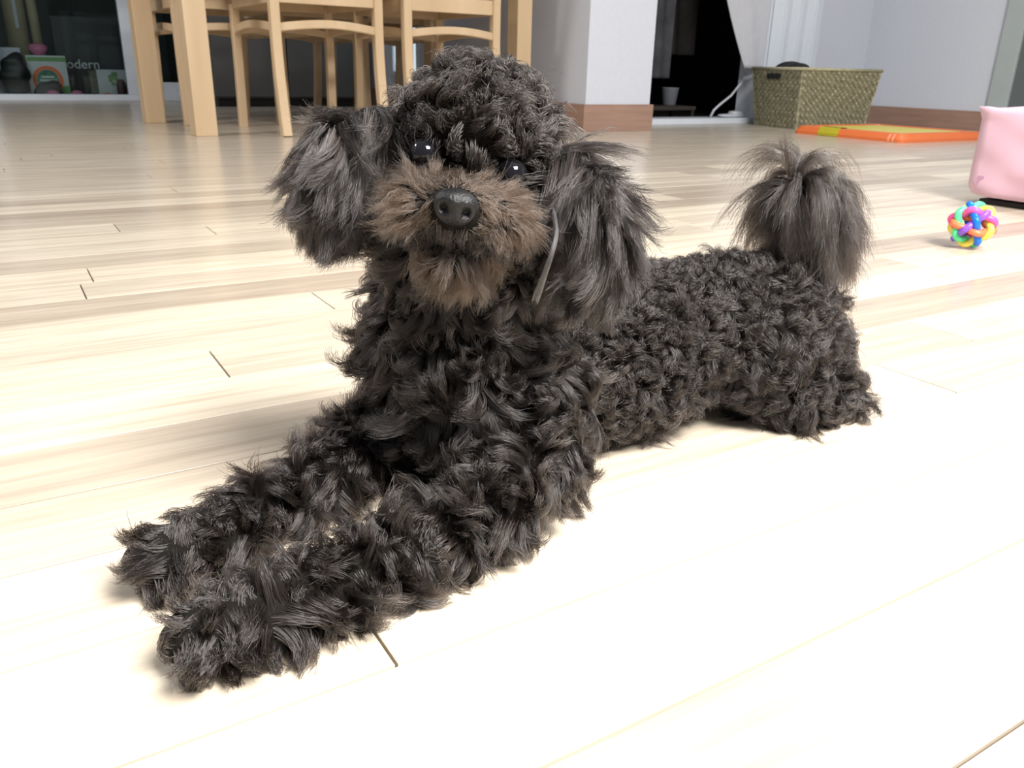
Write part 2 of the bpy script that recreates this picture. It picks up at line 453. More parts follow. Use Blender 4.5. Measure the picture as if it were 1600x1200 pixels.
def copy_tree(root, loc, rz):
    r = root.copy(); C.objects.link(r); r.location = loc; r.rotation_euler = (0, 0, rz)
    for ch in list(root.children):
        c = ch.copy(); C.objects.link(c); c.parent = r
    return r
ch0 = empty('dining_chair', (1.047, 3.215, 0), math.radians(1.0))
build_chair(ch0)
G = 'maple dining chairs around the table'
tag(ch0, 'maple dining chair on the near side of the table, nearer the glass door', 'chair', G)
c1 = copy_tree(ch0, (1.533, 3.215, 0), math.radians(0.0))
tag(c1, 'maple dining chair right behind the curly head of the dog', 'chair', G)
c2 = copy_tree(ch0, (0.845, 3.80, 0), math.radians(181))
tag(c2, 'maple dining chair on the far side, seen between the two thick table legs', 'chair', G)
c3 = copy_tree(ch0, (1.285, 4.02, 0), math.radians(184))
tag(c3, 'maple dining chair on the far side with its legs against the dark grey cabinet', 'chair', G)
c4 = copy_tree(ch0, (1.76, 4.17, 0), math.radians(178))
tag(c4, 'maple dining chair on the far side by the bright small window', 'chair', G)

# ================================================================== DARK CABINET AND CURTAIN BEHIND THE TABLE
M['cab'] = mat('dark_grey_panel', (0.10, 0.10, 0.098), 0.5, 0.06, 8)
M['black'] = mat('black_plinth', (0.008, 0.008, 0.008), 0.5)
kc = empty('floor_cabinet', (1.52, 5.2, 0)); tag(kc, 'dark grey floor cabinet with black plinth behind the chairs', 'cabinet')
box('plinth', -0.40, 0.40, -0.16, 0.28, 0.0, 0.045, M['black'], kc)
box('body', -0.42, 0.42, -0.17, 0.30, 0.045, 0.95, M['cab'], kc, 0.004)
for sx in (-1, 1):
    dl = box('cabinet_door', min(sx * .003, sx * .415), max(sx * .003, sx * .415), -0.19, -0.17, 0.055, 0.93, M['cab'], kc, 0.003)
    hb = box('handle', sx * .03 - .006, sx * .03 + .006, -0.205, -0.19, 0.62, 0.78, M['black'], dl, 0.002)
M['curt'] = mat('blue_grey_cloth', (0.42, 0.47, 0.56), 0.8, 0.05, 20)
def curtain(name, x0, x1, z0, z1, amp, folds, thick, m, parent=None, bottom_in=0.0, n=60):
    bm = bmesh.new(); rows = []
    zs = z0 + (z1 - z0) * np.linspace(0, 1, 18) ** 1.6
    for z in zs:
        u_ = (z - z0) / (z1 - z0)
        f, b = [], []
        for i in range(n + 1):
            u = i / n
            x = x0 + bottom_in * max(0.0, 1 - (z - z0) / 0.5) ** 1.3 * (1 - u) + (x1 - x0) * u
            yy = amp * math.sin(2 * math.pi * folds * u + 0.8 * math.sin(3 * u_)) * (0.7 + 0.3 * math.sin(5 * u))
            f.append(bm.verts.new((x, yy - thick / 2, z))); b.append(bm.verts.new((x, yy + thick / 2, z)))
        rows.append(f + b[::-1])
    k = len(rows[0])
    for i in range(len(rows) - 1):
        for j in range(k):
            bm.faces.new((rows[i][j], rows[i][(j + 1) % k], rows[i + 1][(j + 1) % k], rows[i + 1][j]))
    bm.faces.new(rows[0][::-1]); bm.faces.new(rows[-1])
    return obj(name, mesh_from(bm, name, True), m, parent)
cu = curtain('curtain', -0.07, 0.07, 0.02, 2.2, 0.012, 2.5, 0.004, M['curt']); cu.location = (1.275, 5.80, 0)
tag(cu, 'blue grey curtain strip hanging between the glass door and the dark cabinet', 'curtain')

# white cloth hanging in the doorway
M['cloth'] = mat('white_cloth', (0.60, 0.61, 0.66), 0.85, 0.03, 30)
hc = curtain('hanging_cloth', -0.245, 0.125, 0.268, 1.9, 0.006, 1.5, 0.006, M['cloth'], bottom_in=0.24); hc.location = (3.285, 3.165, 0)
tag(hc, 'white cloth hanging at the right side of the dark doorway', 'cloth')
# folding plastic sheet door stacked against the back wall
fd = empty('folding_door', (3.64, 3.155, 0)); tag(fd, 'white folding door leaf bunched up behind the basket', 'folding door')
for i in range(6):
    sgn = 1 if i % 2 else -1
    sweep_rect('panel', [(-0.165 + 0.056 * i, 0.0, 0.02), (-0.165 + 0.056 * i, 0.0, 2.0)], 0.082, 0.008, (1, 0.22 * sgn, 0), M['white_frame'], fd, 0.002)

# things faintly seen in the dark room
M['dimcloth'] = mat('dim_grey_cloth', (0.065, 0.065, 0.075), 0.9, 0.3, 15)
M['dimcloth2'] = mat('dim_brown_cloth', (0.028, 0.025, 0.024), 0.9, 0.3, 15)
g1 = curtain('hanging_coat', -0.12, 0.16, 0.21, 1.7, 0.02, 2.5, 0.03, M['dimcloth']); g1.location = (2.93, 3.52, 0)
tag(g1, 'dim grey coat hanging inside the dark room', 'coat')
g2 = curtain('hanging_garment', -0.13, 0.14, 0.33, 1.7, 0.02, 2.0, 0.03, M['dimcloth2']); g2.location = (3.24, 3.66, 0)
tag(g2, 'nearly black garment hanging in the middle of the dark room', 'garment')
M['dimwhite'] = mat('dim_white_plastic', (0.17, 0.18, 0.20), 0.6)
pt = lathe('small_bin', [(0.030, 0.0), (0.034, 0.005), (0.045, 0.085), (0.047, 0.09), (0.042, 0.09), (0.03, 0.01)], M['dimwhite']); pt.location = (3.10, 3.50, 0.075)
tag(pt, 'small pale pot standing in the dark room', 'pot')
st = empty('low_stand', (3.07, 3.50, 0)); tag(st, 'low dark stand under the small pale pot', 'stand')
box('top', -0.22, 0.14, -0.09, 0.10, 0.055, 0.075, M['dark_floor'], st, 0.002)
for sx in (-.21, .12):
    for sy in (-.08, .09): box('leg', sx, sx + .012, sy - .006, sy + .006, 0.004, 0.055, M['dark_floor'], st)
M['cable'] = mat('white_cable', (0.62, 0.64, 0.70), 0.4)
cab = tube('white_hose', [(3.46, 3.31, .30), (3.43, 3.28, .262), (3.36, 3.25, .20), (3.28, 3.235, .135), (3.20, 3.23, .09), (3.165, 3.23, .065), (3.155, 3.235, .04), (3.16, 3.245, .0325)], 0.0062, M['cable'], segs=8)
tag(cab, 'thin white hose sloping down to the doorway sill', 'hose')
sl = empty('sandal', (3.305, 3.245, 0.028)); tag(sl, 'pale slipper lying on the doorway sill beside the hose', 'slipper')
bm = bmesh.new(); bm_superellipsoid(bm, (0, 0, 0.009), (0.085, 0.034, 0.009), 0.7); obj('sole', mesh_from(bm, 'sole', True), M['cable'], sl)
bm = bmesh.new(); bm_superellipsoid(bm, (0.03, 0, 0.020), (0.04, 0.032, 0.013), 0.8); obj('strap', mesh_from(bm, 'strap', True), M['cable'], sl)

# ================================================================== WOVEN BASKET
def basket_material():
    m, nt, b = new_mat('olive_woven')
    N = nt.nodes; L = nt.links
    tc = N.new('ShaderNodeTexCoord')
    ck = N.new('ShaderNodeTexChecker'); ck.inputs['Scale'].default_value = 42
    mp = N.new('ShaderNodeMapping'); mp.inputs['Rotation'].default_value = (0, math.radians(45), math.radians(45))
    L.new(tc.outputs['Object'], mp.inputs['Vector']); L.new(mp.outputs['Vector'], ck.inputs['Vector'])
    ck.inputs['Color1'].default_value = (0.46, 0.43, 0.29, 1); ck.inputs['Color2'].default_value = (0.27, 0.25, 0.16, 1)
    nz = N.new('ShaderNodeTexNoise'); nz.inputs['Scale'].default_value = 22; L.new(tc.outputs['Object'], nz.inputs['Vector'])
    mx = N.new('ShaderNodeMix'); mx.data_type = 'RGBA'; mx.blend_type = 'OVERLAY'; mx.inputs[0].default_value = 0.5
    L.new(ck.outputs['Color'], mx.inputs[6]); L.new(nz.outputs['Fac'], mx.inputs[7])
    L.new(mx.outputs[2], b.inputs['Base Color'])
    b.inputs['Roughness'].default_value = 0.8
    return m
M['basket'] = basket_material()
M['basket2'] = mat('olive_strand', (0.40, 0.375, 0.25), 0.75, 0.15, 40)
bk = empty('woven_basket', (3.483, 2.889, 0), math.radians(-9)); tag(bk, 'olive woven storage basket standing against the pale wall', 'basket')
def basket_shell():
    bm = bmesh.new()
    bx, by, tx, ty, h, t = 0.208, 0.155, 0.240, 0.182, 0.268, 0.012
    def ring(hx, hy, z): return [bm.verts.new((sx * hx, sy * hy, z)) for sx, sy in ((-1, -1), (1, -1), (1, 1), (-1, 1))]
    o0, o1, i1, i0 = ring(bx, by, 0), ring(tx, ty, h), ring(tx - t, ty - t, h), ring(bx - t, by - t, t)
    for a, b in ((o0, o1), (o1, i1), (i1, i0)):
        for k in range(4): bm.faces.new((a[k], a[(k + 1) % 4], b[(k + 1) % 4], b[k]))
    bm.faces.new(o0[::-1]); bm.faces.new(i0)
    return mesh_from(bm, 'body')
obj('body', basket_shell(), M['basket'], bk)
# diagonal woven strands standing proud of the two faces in view
wm = {}
def weave_face(axis, n_diag, pitch):
    """one joined layer of diagonal strands over a face"""
    bm = bmesh.new()
    bx, by, tx, ty, h = 0.208, 0.155, 0.240, 0.182, 0.268
    def pt(u, v):            # u in -1..1 across, v 0..1 up
        hx = bx + (tx - bx) * v; hy = by + (ty - by) * v
        return Vector((u * hx, -hy, v * h)) if axis == 'y' else Vector((-hx, -u * hy, v * h))
    nrm = Vector((0, -1, 0)) if axis == 'y' else Vector((-1, 0, 0))
    wid = 2 * (bx if axis == 'y' else by); asp = h / wid * 2
    for sgn in (1, -1):
        q = -1 - asp
        while q < 1 + asp:
            prev = None
            for i in range(0, 25):
                v = i / 24; u = q + sgn * (v * asp if sgn > 0 else v * asp) if sgn > 0 else q + asp - v * asp
                if -0.985 <= u <= 0.985:
                    c = pt(u, v) + nrm * (0.0025 + 0.0018 * math.sin(i * 1.57 + (0 if sgn > 0 else math.pi) + q * 9))
                    a = bm.verts.new(c + Vector((0, 0, 0.0052))); b = bm.verts.new(c - Vector((0, 0, 0.0052)))
                    if prev: bm.faces.new((prev[0], prev[1], b, a))
                    prev = (a, b)
                else: prev = None
            q += pitch
    ex = bmesh.ops.solidify(bm, geom=bm.faces[:], thickness=0.0022)
    o = obj('weave', mesh_from(bm, 'weave'), M['basket2'], bk); o['kind'] = 'stuff'
weave_face('y', 12, 0.13); weave_face('x', 12, 0.19)
for nm, pts in (('rim', [(-.240, -.182, .268), (.240, -.182, .268)]), ('rim', [(-.240, .182, .268), (-.240, -.182, .268)]), ('rim', [(.240, -.182, .268), (.240, .182, .268)]), ('rim', [(.240, .182, .268), (-.240, .182, .268)])):
    tube(nm, pts, 0.007, M['basket2'], bk, 8)
M['hole_shade'] = mat('handle_hole_shade', (0.01, 0.01, 0.012), 0.9)
box('handle_hole_shade', -0.2470, -0.2315, -0.035, 0.055, 0.222, 0.246, M['hole_shade'], bk)  # dark block on the weave stands in for shade inside the handle opening
# black cloth lying in the basket
bm = bmesh.new(); bm_superellipsoid(bm, (0, 0, 0), (0.055, 0.10, 0.034), 0.9, 28, 16)
for v in bm.verts: v.co += Vector((math.sin(v.co.y * 70) * .006, math.sin(v.co.x * 80 + v.co.z * 50) * .006, math.sin(v.co.y * 60 + v.co.x * 40) * .007))
M['blackcloth'] = mat('black_cloth', (0.012, 0.012, 0.016), 0.85, 0.2, 40)
bc = obj('black_cloth', mesh_from(bm, 'black_cloth', True), M['blackcloth']); bc.location = (3.330, 2.905, 0.262); bc.rotation_euler = (0, 0, math.radians(-9))
tag(bc, 'crumpled black cloth poking out of the woven basket', 'cloth')

# ================================================================== PET TRAY
M['orange'] = mat('orange_plastic', (0.74, 0.175, 0.05), 0.35, 0.02, 20)
M['yellow'] = mat('yellow_plastic', (0.85, 0.78, 0.06), 0.35, 0.02, 20)
M['mesh_y'] = mat('yellow_grid_plastic', (0.76, 0.65, 0.13), 0.45, 0.06, 90)
tr = empty('pet_tray', (3.32, 2.327, 0)); tag(tr, 'flat orange and yellow pet toilet tray on the floor by the basket', 'pet tray')
def tray_frame():
    bm = bmesh.new()
    hx, hy, h = 0.285, 0.272, 0.034
    def rr(ax, ay, z, r=0.03, n=5):
        out = []
        for cx, cy, a0 in ((1, 1, 0), (-1, 1, 90), (-1, -1, 180), (1, -1, 270)):
            for i in range(n + 1):
                a = math.radians(a0 + 90 * i / n)
                out.append(bm.verts.new((cx * (ax - r) + r * math.cos(a), cy * (ay - r) + r * math.sin(a), z)))
        return out
    rs = [rr(hx, hy, 0), rr(hx, hy, 0.012), rr(hx - 0.012, hy - 0.012, h - .003), rr(hx - .017, hy - .017, h), rr(hx - 0.045, hy - 0.045, h), rr(hx - 0.05, hy - 0.05, 0.016)]
    for a, b in zip(rs, rs[1:]):
        n = len(a)
        for k in range(n): bm.faces.new((a[k], a[(k + 1) % n], b[(k + 1) % n], b[k]))
    bm.faces.new(rs[0][::-1]); bm.faces.new(rs[-1])
    return mesh_from(bm, 'frame')
obj('frame', tray_frame(), M['orange'], tr)
box('grid_panel', -0.236, 0.236, -0.223, 0.223, 0.0165, 0.0305, M['mesh_y'], tr, 0.002)
# yellow clip over the edge facing the doorway side
def clip(parent):
    pts = [(-0.289, 0.002), (-0.2885, 0.013), (-0.2755, 0.0335), (-0.268, 0.0365), (-0.235, 0.0365), (-0.235, 0.031)]
    bm = bmesh.new()
    A = [bm.verts.new((x, 0.03, z)) for x, z in pts]; B = [bm.verts.new((x, 0.135, z)) for x, z in pts]
    for i in range(len(pts) - 1): bm.faces.new((A[i], A[i + 1], B[i + 1], B[i]))
    bmesh.ops.solidify(bm, geom=bm.faces[:], thickness=0.003)
    return obj('clip', mesh_from(bm, 'clip'), M['yellow'], parent)
clip(tr)
M['pale_or'] = mat('pale_orange', (0.90, 0.34, 0.20), 0.35)
for yy in (-0.228, -0.208):
    sweep_rect('stripe', [(-0.2852, yy, .003), (-0.2852, yy, .0125), (-0.2735, yy, .0305)], 0.009, 0.002, (0, 1, 0), M['pale_or'], tr, 0.0004)

# ================================================================== PINK CUSHION
M['pink'] = mat('pink_velour', (0.66, 0.42, 0.505), 0.85, 0.05, 14, 0.25)
_pb = M['pink'].node_tree.nodes['Principled BSDF']; _pb.inputs['Sheen Weight'].default_value = 0.35
pf = empty('floor_cushion', (1.875, 0.80, 0)); tag(pf, 'boxy pink soft floor cushion with pointed seam corners, cut by the picture edge', 'cushion')
def cushion():
    bm = bmesh.new(); n = 16
    bmesh.ops.create_cube(bm, size=2.0)
    bmesh.ops.subdivide_edges(bm, edges=bm.edges[:], cuts=n - 1, use_grid_fill=True)
    hx, hy, hz = 0.185, 0.185, 0.086
    for v in bm.verts:
        x, y, z = v.co
        ax, ay, az = abs(x), abs(y), abs(z)
        # puffed faces pinched towards edges
        px = hx * (1 + 0.05 * (1 - y * y) * (1 - z * z)); py = hy * (1 + 0.05 * (1 - x * x) * (1 - z * z)); pz = hz * (1 + 0.10 * (1 - x * x) * (1 - y * y))
        nx, ny, nz = x * px, y * py, z * pz
        # round edges except at corners, corners keep little ears
        e = sorted((ax, ay, az)); corner = max(0, e[0] - 0.78) / 0.22
        edge = max(0, e[1] - 0.8) / 0.2 * (1 - corner)
        k = 1 - 0.020 * edge + (0.022 if z > 0 else -0.06) * corner
        w = 0.0035 * math.sin(9 * x + 7 * z) * math.sin(8 * y + 5 * x)
        v.co = Vector((nx * k + w, ny * k + w, nz * k + (w * (1 if z > -.9 else 0))))
    zmin = min(v.co.z for v in bm.verts)
    for v in bm.verts: v.co.z -= zmin - 0.006
    return mesh_from(bm, 'cover', True)
obj('cover', cushion(), M['pink'], pf)
box('base', -0.162, 0.162, -0.162, 0.162, 0.0, 0.010, M['black'], pf, 0.002)
M['tagc'] = mat('mauve_tag', (0.45, 0.25, 0.36), 0.8)
box('fabric_tag', -0.1875, -0.1790, 0.148, 0.160, 0.034, 0.056, M['tagc'], pf)

# ================================================================== RAINBOW BALL
ballR = 0.0285
bl = empty('rainbow_ball', (1.222, 0.688, 0.0)); tag(bl, 'rainbow coloured woven rubber ball lying before the pink cushion', 'ball')
g = (1 + 5 ** .5) / 2
axes = [Vector(a).normalized() for a in ((0, 1, g), (0, -1, g), (1, g, 0), (-1, g, 0), (g, 0, 1), (-g, 0, 1))]
rot = Euler((0.5, 0.9, 0.35)).to_matrix()
bases = []
for i, a in enumerate(axes):
    e1 = a.cross(axes[(i + 1) % 6]).normalized(); bases.append((e1, a.cross(e1)))
cross = []
for i in range(6):
    for j in range(i + 1, 6):
        for s in (1, -1):
            p = axes[i].cross(axes[j]).normalized() * s
            def ph(k): return math.cos(5 * math.atan2(p.dot(bases[k][1]), p.dot(bases[k][0])))
            cross.append((i, j, ph(i), ph(j)))
best = max(range(64), key=lambda mk: sum(-(1 if mk >> i & 1 else -1) * (1 if mk >> j & 1 else -1) * a * b for i, j, a, b in cross))
cols = [('pink', (0.90, 0.10, 0.38)), ('blue', (0.0, 0.16, 0.80)), ('green', (0.10, 0.72, 0.30)), ('purple', (0.26, 0.09, 0.66)), ('yellow', (0.90, 0.76, 0.10)), ('orange', (0.92, 0.20, 0.08))]
for i in range(6):
    sg = 1 if best >> i & 1 else -1
    e1, e2 = bases[i]; pts = []
    for k in range(80):
        th = 2 * math.pi * k / 80
        r = ballR - 0.002 + sg * 0.0037 * math.cos(5 * th)
        pts.append((rot @ ((e1 * math.cos(th) + e2 * math.sin(th)) * r)) + Vector((0, 0, 0.0355)))
    o = tube('ring', pts, 0.0050, mat('rubber_' + cols[i][0], cols[i][1], 0.35), bl, 10, True)
    o['label'] = cols[i][0] + ' rubber ring'

# ================================================================== THINGS BEHIND THE GLASS DOOR
BY = 5.96
def place(o, x, y): o.location = (x, y, 0.004); return o
M['card_white'] = mat('white_carton', (0.55, 0.54, 0.58), 0.7, 0.05, 20)
M['card_green'] = mat('green_print', (0.16, 0.30, 0.12), 0.7, 0.1, 30)
M['card_dgreen'] = mat('dark_green_print', (0.05, 0.16, 0.10), 0.7, 0.5, 60)
M['card_orange'] = mat('orange_print', (0.75, 0.16, 0.06), 0.7)
M['card_lav'] = mat('lavender_carton', (0.45, 0.44, 0.52), 0.7, 0.05, 12)
M['letter'] = mat('white_print', (0.60, 0.60, 0.62), 0.6)
M['case'] = mat('black_case', (0.016, 0.016, 0.022), 0.55, 0.2, 12)
M['beige'] = mat('beige_cardboard', (0.32, 0.26, 0.17), 0.8, 0.15, 10)
M['pinkp'] = mat('pink_plastic', (0.55, 0.16, 0.28), 0.45, 0.1, 20)
M['grime'] = mat('grey_green_card', (0.12, 0.12, 0.09), 0.8, 0.3, 60)
M['bagm'] = mat('black_bag', (0.006, 0.006, 0.007), 0.5, 0.2, 20)

b1 = place(empty('carton', ), 0.345, BY); tag(b1, 'white carton with orange ring and green print behind the glass', 'carton')
box('body', -0.105, 0.105, 0.0, 0.12, 0.0, 0.245, M['card_white'], b1, 0.002)
box('top_band', -0.10, 0.106, -0.001, 0.001, 0.212, 0.236, M['card_green'], b1)
disc('print_ring', (-0.005, -0.0005, 0.105), 0.082, 'y', M['card_orange'], b1, r_in=0.062)
disc('print_disc', (-0.005, -0.0005, 0.105), 0.060, 'y', M['card_dgreen'], b1)
box('corner_band', 0.05, 0.106, -0.001, 0.001, 0.02, 0.075, M['card_green'], b1)
for i, (zz, w_) in enumerate(((0.125, .035), (0.105, .045), (0.085, .03))): box('print_line', -0.005 - w_, -0.005 + w_, -0.0025, -0.0014, zz - .004, zz + .005, M['letter'], b1)

b2 = place(empty('black_case'), 0.595, BY + 0.14); tag(b2, 'black box with white lettering behind the glass door', 'box')
box('body', -0.185, 0.20, 0.0, 0.12, 0.0, 0.475, M['case'], b2, 0.008)
fc = bpy.data.curves.new('lettering', 'FONT'); fc.body = 'modern'; fc.size = 0.078; fc.extrude = 0.0006; fc.align_x = 'RIGHT'
_fo = bpy.data.objects.new('lettering_text', fc); C.objects.link(_fo)
_dg = bpy.context.evaluated_depsgraph_get(); _dg.update()
fo = obj('lettering', bpy.data.meshes.new_from_object(_fo.evaluated_get(_dg)), None, b2); bpy.data.objects.remove(_fo)
fo.location = (0.055, -0.0015, 0.175); fo.rotation_euler = (math.pi / 2, 0, 0); fo.data.materials.clear(); fo.data.materials.append(M['letter'])

b3 = place(empty('leaf_carton'), 0.655, BY + 0.005); tag(b3, 'small white carton with green leaf print beside the white door stile', 'carton')
box('body', -0.045, 0.135, 0.0, 0.09, 0.0, 0.172, M['card_white'], b3, 0.002)
box('side_card', -0.085, -0.046, 0.01, 0.09, 0.0, 0.165, M['grime'], b3, 0.002)
for i, (lx, lz, rr_) in enumerate(((0.035, .13, .018), (0.055, .145, .02), (0.06, .12, .016), (0.03, .11, .013), (0.042, .09, .014))):
    disc('leaf_print', (lx, -0.0005 - .0002 * i, lz), rr_, 'y', M['card_green'], b3, sx=1.0, sy=0.8, segs=14)
disc('orange_print', (0.0, -0.0005, 0.018), 0.032, 'y', M['card_orange'], b3, sy=0.6, segs=24)
bm = bmesh.new(); bm_superellipsoid(bm, (0, 0, 0.06), (0.028, 0.03, 0.06), 0.8)
M['maroon'] = mat('maroon_plastic', (0.05, 0.012, 0.014), 0.4)
b3b = obj('maroon_bottle', mesh_from(bm, 'maroon_bottle', True), M['maroon']); place(b3b, 0.735, BY - 0.04); tag(b3b, 'dark maroon bottle in the corner against the door stile', 'bottle')

b4 = place(empty('lavender_carton'), 0.10, BY + 0.06); tag(b4, 'pale lavender carton at the left edge behind the glass', 'carton')
box('body', -0.15, 0.12, 0.0, 0.14, 0.0, 0.285, M['card_lav'], b4, 0.002)
box('flap', -0.15, 0.12, -0.012, -0.001, 0.10, 0.27, M['card_lav'], b4, 0.002)
def lump(name, c, r, m, label, cat, e=0.85, wob=0.012, seed=0):
    bm = bmesh.new(); bm_superellipsoid(bm, (0, 0, r[2]), r, e, 30, 20)
    rr = random.Random(seed); k = [rr.uniform(15, 40) for _ in range(6)]
    for v in bm.verts:
        f = math.sin(v.co.x * k[0] + v.co.z * k[1]) * math.sin(v.co.y * k[2] + v.co.z * k[3])
        v.co.x += wob * f; v.co.y += wob * f * .6; v.co.z = max(0, v.co.z + wob * .7 * math.sin(v.co.x * k[4] + v.co.y * k[5]) * (1 if v.co.z > .01 else 0))
    o = obj(name, mesh_from(bm, name, True), m); o.location = c; tag(o, label, cat); return o
lump('black_bag', (0.165, BY - 0.075, 0.004), (0.075, 0.05, 0.125), M['bagm'], 'slumped black bag leaning on the orange ringed carton', 'bag', 0.9, 0.02, 3)
lump('black_pouch', (0.335, BY - 0.05, 0.004), (0.075, 0.028, 0.05), M['bagm'], 'low black pouch lying before the orange ringed carton', 'pouch', 0.8, 0.014, 5)
bw = empty('pink_bowl', (0.315, BY + 0.06, 0.249)); tag(bw, 'pink bowl standing on top of the orange ringed carton', 'bowl')
lathe('bowl', [(0.02, 0), (0.03, 0.004), (0.05, 0.035), (0.052, 0.045), (0.047, 0.045), (0.02, 0.01)], M['pinkp'], bw)
lathe('lid', [(0.052, 0.046), (0.045, 0.058), (0.02, 0.066), (0.008, 0.068)], M['pinkp'], bw)
o = lathe('pink_dome', [(0.036, 0), (0.036, 0.025), (0.030, 0.042), (0.018, 0.051), (0.006, 0.054)], M['pinkp']); o.location = (0.345, BY - 0.117, 0.004); tag(o, 'round pink lid on the balcony floor under the orange ringed carton', 'lid')
o = lathe('pink_dome', [(0.036, 0), (0.036, 0.025), (0.030, 0.042), (0.018, 0.051), (0.006, 0.054)], M['pinkp']); o.location = (0.475, BY - 0.117, 0.004); tag(o, 'round pink lid on the balcony floor before the black box', 'lid')
rl = empty('cardboard_roll', (0.235, BY + 0.36, 0.004)); tag(rl, 'tall beige rolled cardboard standing behind the cartons', 'cardboard roll')
tube('roll', [(0, 0, 0), (0, 0, 0.6), (0.0, 0, 1.2)], 0.06, M['beige'], rl, 20)
box('strip', -0.006, 0.012, -0.066, -0.058, 0.4, 1.0, M['card_lav'], rl)
rl2 = tube('thin_cardboard_tube', [(0, 0, 0), (-.01, 0, 0.55), (-0.02, 0, 1.1)], 0.03, M['beige'], None, 16); rl2.location = (0.345, BY + 0.38, 0.004); tag(rl2, 'thin beige cardboard tube leaning beside the tall roll', 'tube')
# ================================================================== THE DOG
S = np.array((0.2042, 0.3694, 0.2032))
HX = np.array((0.8472, -0.4867, -0.2132)); HY = np.array((-0.4824, -0.8727, 0.0752)); HZ = np.array((0.2227, -0.0391, 0.9741))
def hd(x, y, z): return S + HX * x + HY * y + HZ * z
HM = np.stack([HX, HY, HZ], axis=1)      # local head -> world
I3 = np.eye(3)
DOG_ROOT = np.array((0.35, 0.40, 0.0))
prims = []   # (region, center, radii, basis)
def ell(region, c, r, basis=I3): prims.append((region, np.array(c, float), np.array(r, float), basis))
def chain(region, pts):
    for (a, b) in zip(pts, pts[1:]):
        a = np.array(a, float); b = np.array(b, float)
        n = max(2, int(np.linalg.norm(b[:3] - a[:3]) / 0.006))
        for i in range(n + 1):
            q = a + (b - a) * i / n
            prims.append((region, q[:3], np.array((q[3],) * 3), I3))
# trunk
chain('torso', [(.245, .41, .058, .047), (.33, .412, .062, .046), (.42, .412, .064, .047), (.475, .408, .062, .045)])
ell('torso', (.33, .41, .04), (.10, .045, .036))
ell('haunch', (.462, .378, .047), (.055, .033, .045))
ell('haunch', (.455, .44, .046), (.050, .030, .043))
ell('rump', (.484, .408, .058), (.050, .046, .048))
chain('hindfoot', [(.455, .356, .020, .018), (.485, .350, .018, .016), (.502, .348, .0165, .0145)])
chain('hindfoot', [(.455, .46, .020, .016), (.49, .468, .016, .013), (.513, .47, .014, .011)])
ell('chest', (.207, .398, .075), (.050, .050, .060))
ell('chest', (.232, .372, .052), (.040, .034, .040))
ell('chest', (.205, .425, .052), (.040, .032, .040))
# legs
chain('leg', [(.232, .350, .034, .028), (.190, .321, .026, .0205), (.140, .311, .0205, .0160), (.095, .305, .0180, .0150), (.056, .299, .0175, .0162), (.039, .297, .0170, .0160)])
chain('leg', [(.188, .422, .034, .026), (.140, .405, .0240, .0180), (.102, .389, .0205, .0155), (.062, .370, .0180, .0152), (.037, .364, .0172, .0158)])
# neck and head
chain('neck', [(.207, .398, .100, .042), (.207, .385, .135, .037), tuple(hd(0, -.008, -.028)) + (.034,)])
ell('skull', hd(0, -.002, .003), (.0375, .034, .0325), HM)
ell('brow', hd(0, .017, .006), (.027, .019, .019), HM)
ell('muzzle', hd(-.001, .040, -.032), (.0205, .029, .0150), HM)
ell('muzzle', hd(-.0175, .038, -.036), (.0165, .0225, .0165), HM)
ell('muzzle', hd(.0165, .040, -.035), (.0165, .0225, .0165), HM)
ell('chin', hd(.002, .035, -.0555), (.0190, .0215, .0115), HM)
ell('ear_a', hd(-.0620, .002, -.037), (.0185, .0165, .0350), HM)
ell('ear_a', hd(-.048, .000, -.012), (.014, .012, .016), HM)
earb = Matrix.Rotation(math.radians(-16), 3, 'Y')
EB = HM @ np.array(earb)
ell('ear_b', hd(.0660, .016, -.036), (.0190, .0170, .0370), EB)
ell('ear_b', hd(.049, .004, -.008), (.014, .012, .016), HM)
# tail
TAIL = [(.500, .408, .098, .0150), (.518, .408, .114, .0115), (.520, .408, .134, .0100), (.508, .408, .150, .0095), (.488, .408, .158, .0090)]
chain('tail', TAIL)

dog = empty('dog', tuple(DOG_ROOT)); tag(dog, 'small dark brown curly poodle lying on the floor with its head tilted', 'dog')

def build_core():
    bm = bmesh.new()
    for region, c, r, B in prims:
        Mx = Matrix(((B[0][0] * r[0], B[0][1] * r[1], B[0][2] * r[2], c[0]), (B[1][0] * r[0], B[1][1] * r[1], B[1][2] * r[2], c[1]), (B[2][0] * r[0], B[2][1] * r[1], B[2][2] * r[2], c[2]), (0, 0, 0, 1)))
        bmesh.ops.create_icosphere(bm, subdivisions=3 if max(r) > .02 else 2, radius=1.0, matrix=Mx)
    me = bpy.data.meshes.new('body_raw'); bm.to_mesh(me); bm.free()
    o = bpy.data.objects.new('body_raw', me); C.objects.link(o)
    rm = o.modifiers.new('r', 'REMESH'); rm.mode = 'VOXEL'; rm.voxel_size = 0.0028
    sm = o.modifiers.new('s', 'SMOOTH'); sm.factor = 0.5; sm.iterations = 6
    dg = bpy.context.evaluated_depsgraph_get(); dg.update()
    me2 = bpy.data.meshes.new_from_object(o.evaluated_get(dg))
    bpy.data.objects.remove(o)
    return me2
M['skin'] = mat('dark_skin', (0.010, 0.009, 0.008), 1.0, 0.2, 60)
M['skin'].node_tree.nodes['Principled BSDF'].inputs['Specular IOR Level'].default_value = 0.05
core = build_core(); core.name = 'body'
co = np.empty(len(core.vertices) * 3, np.float32); core.vertices.foreach_get('co', co); co = co.reshape(-1, 3).astype(float)
core.calc_loop_triangles()
tri = np.empty(len(core.loop_triangles) * 3, np.int32); core.loop_triangles.foreach_get('vertices', tri); tri = tri.reshape(-1, 3)
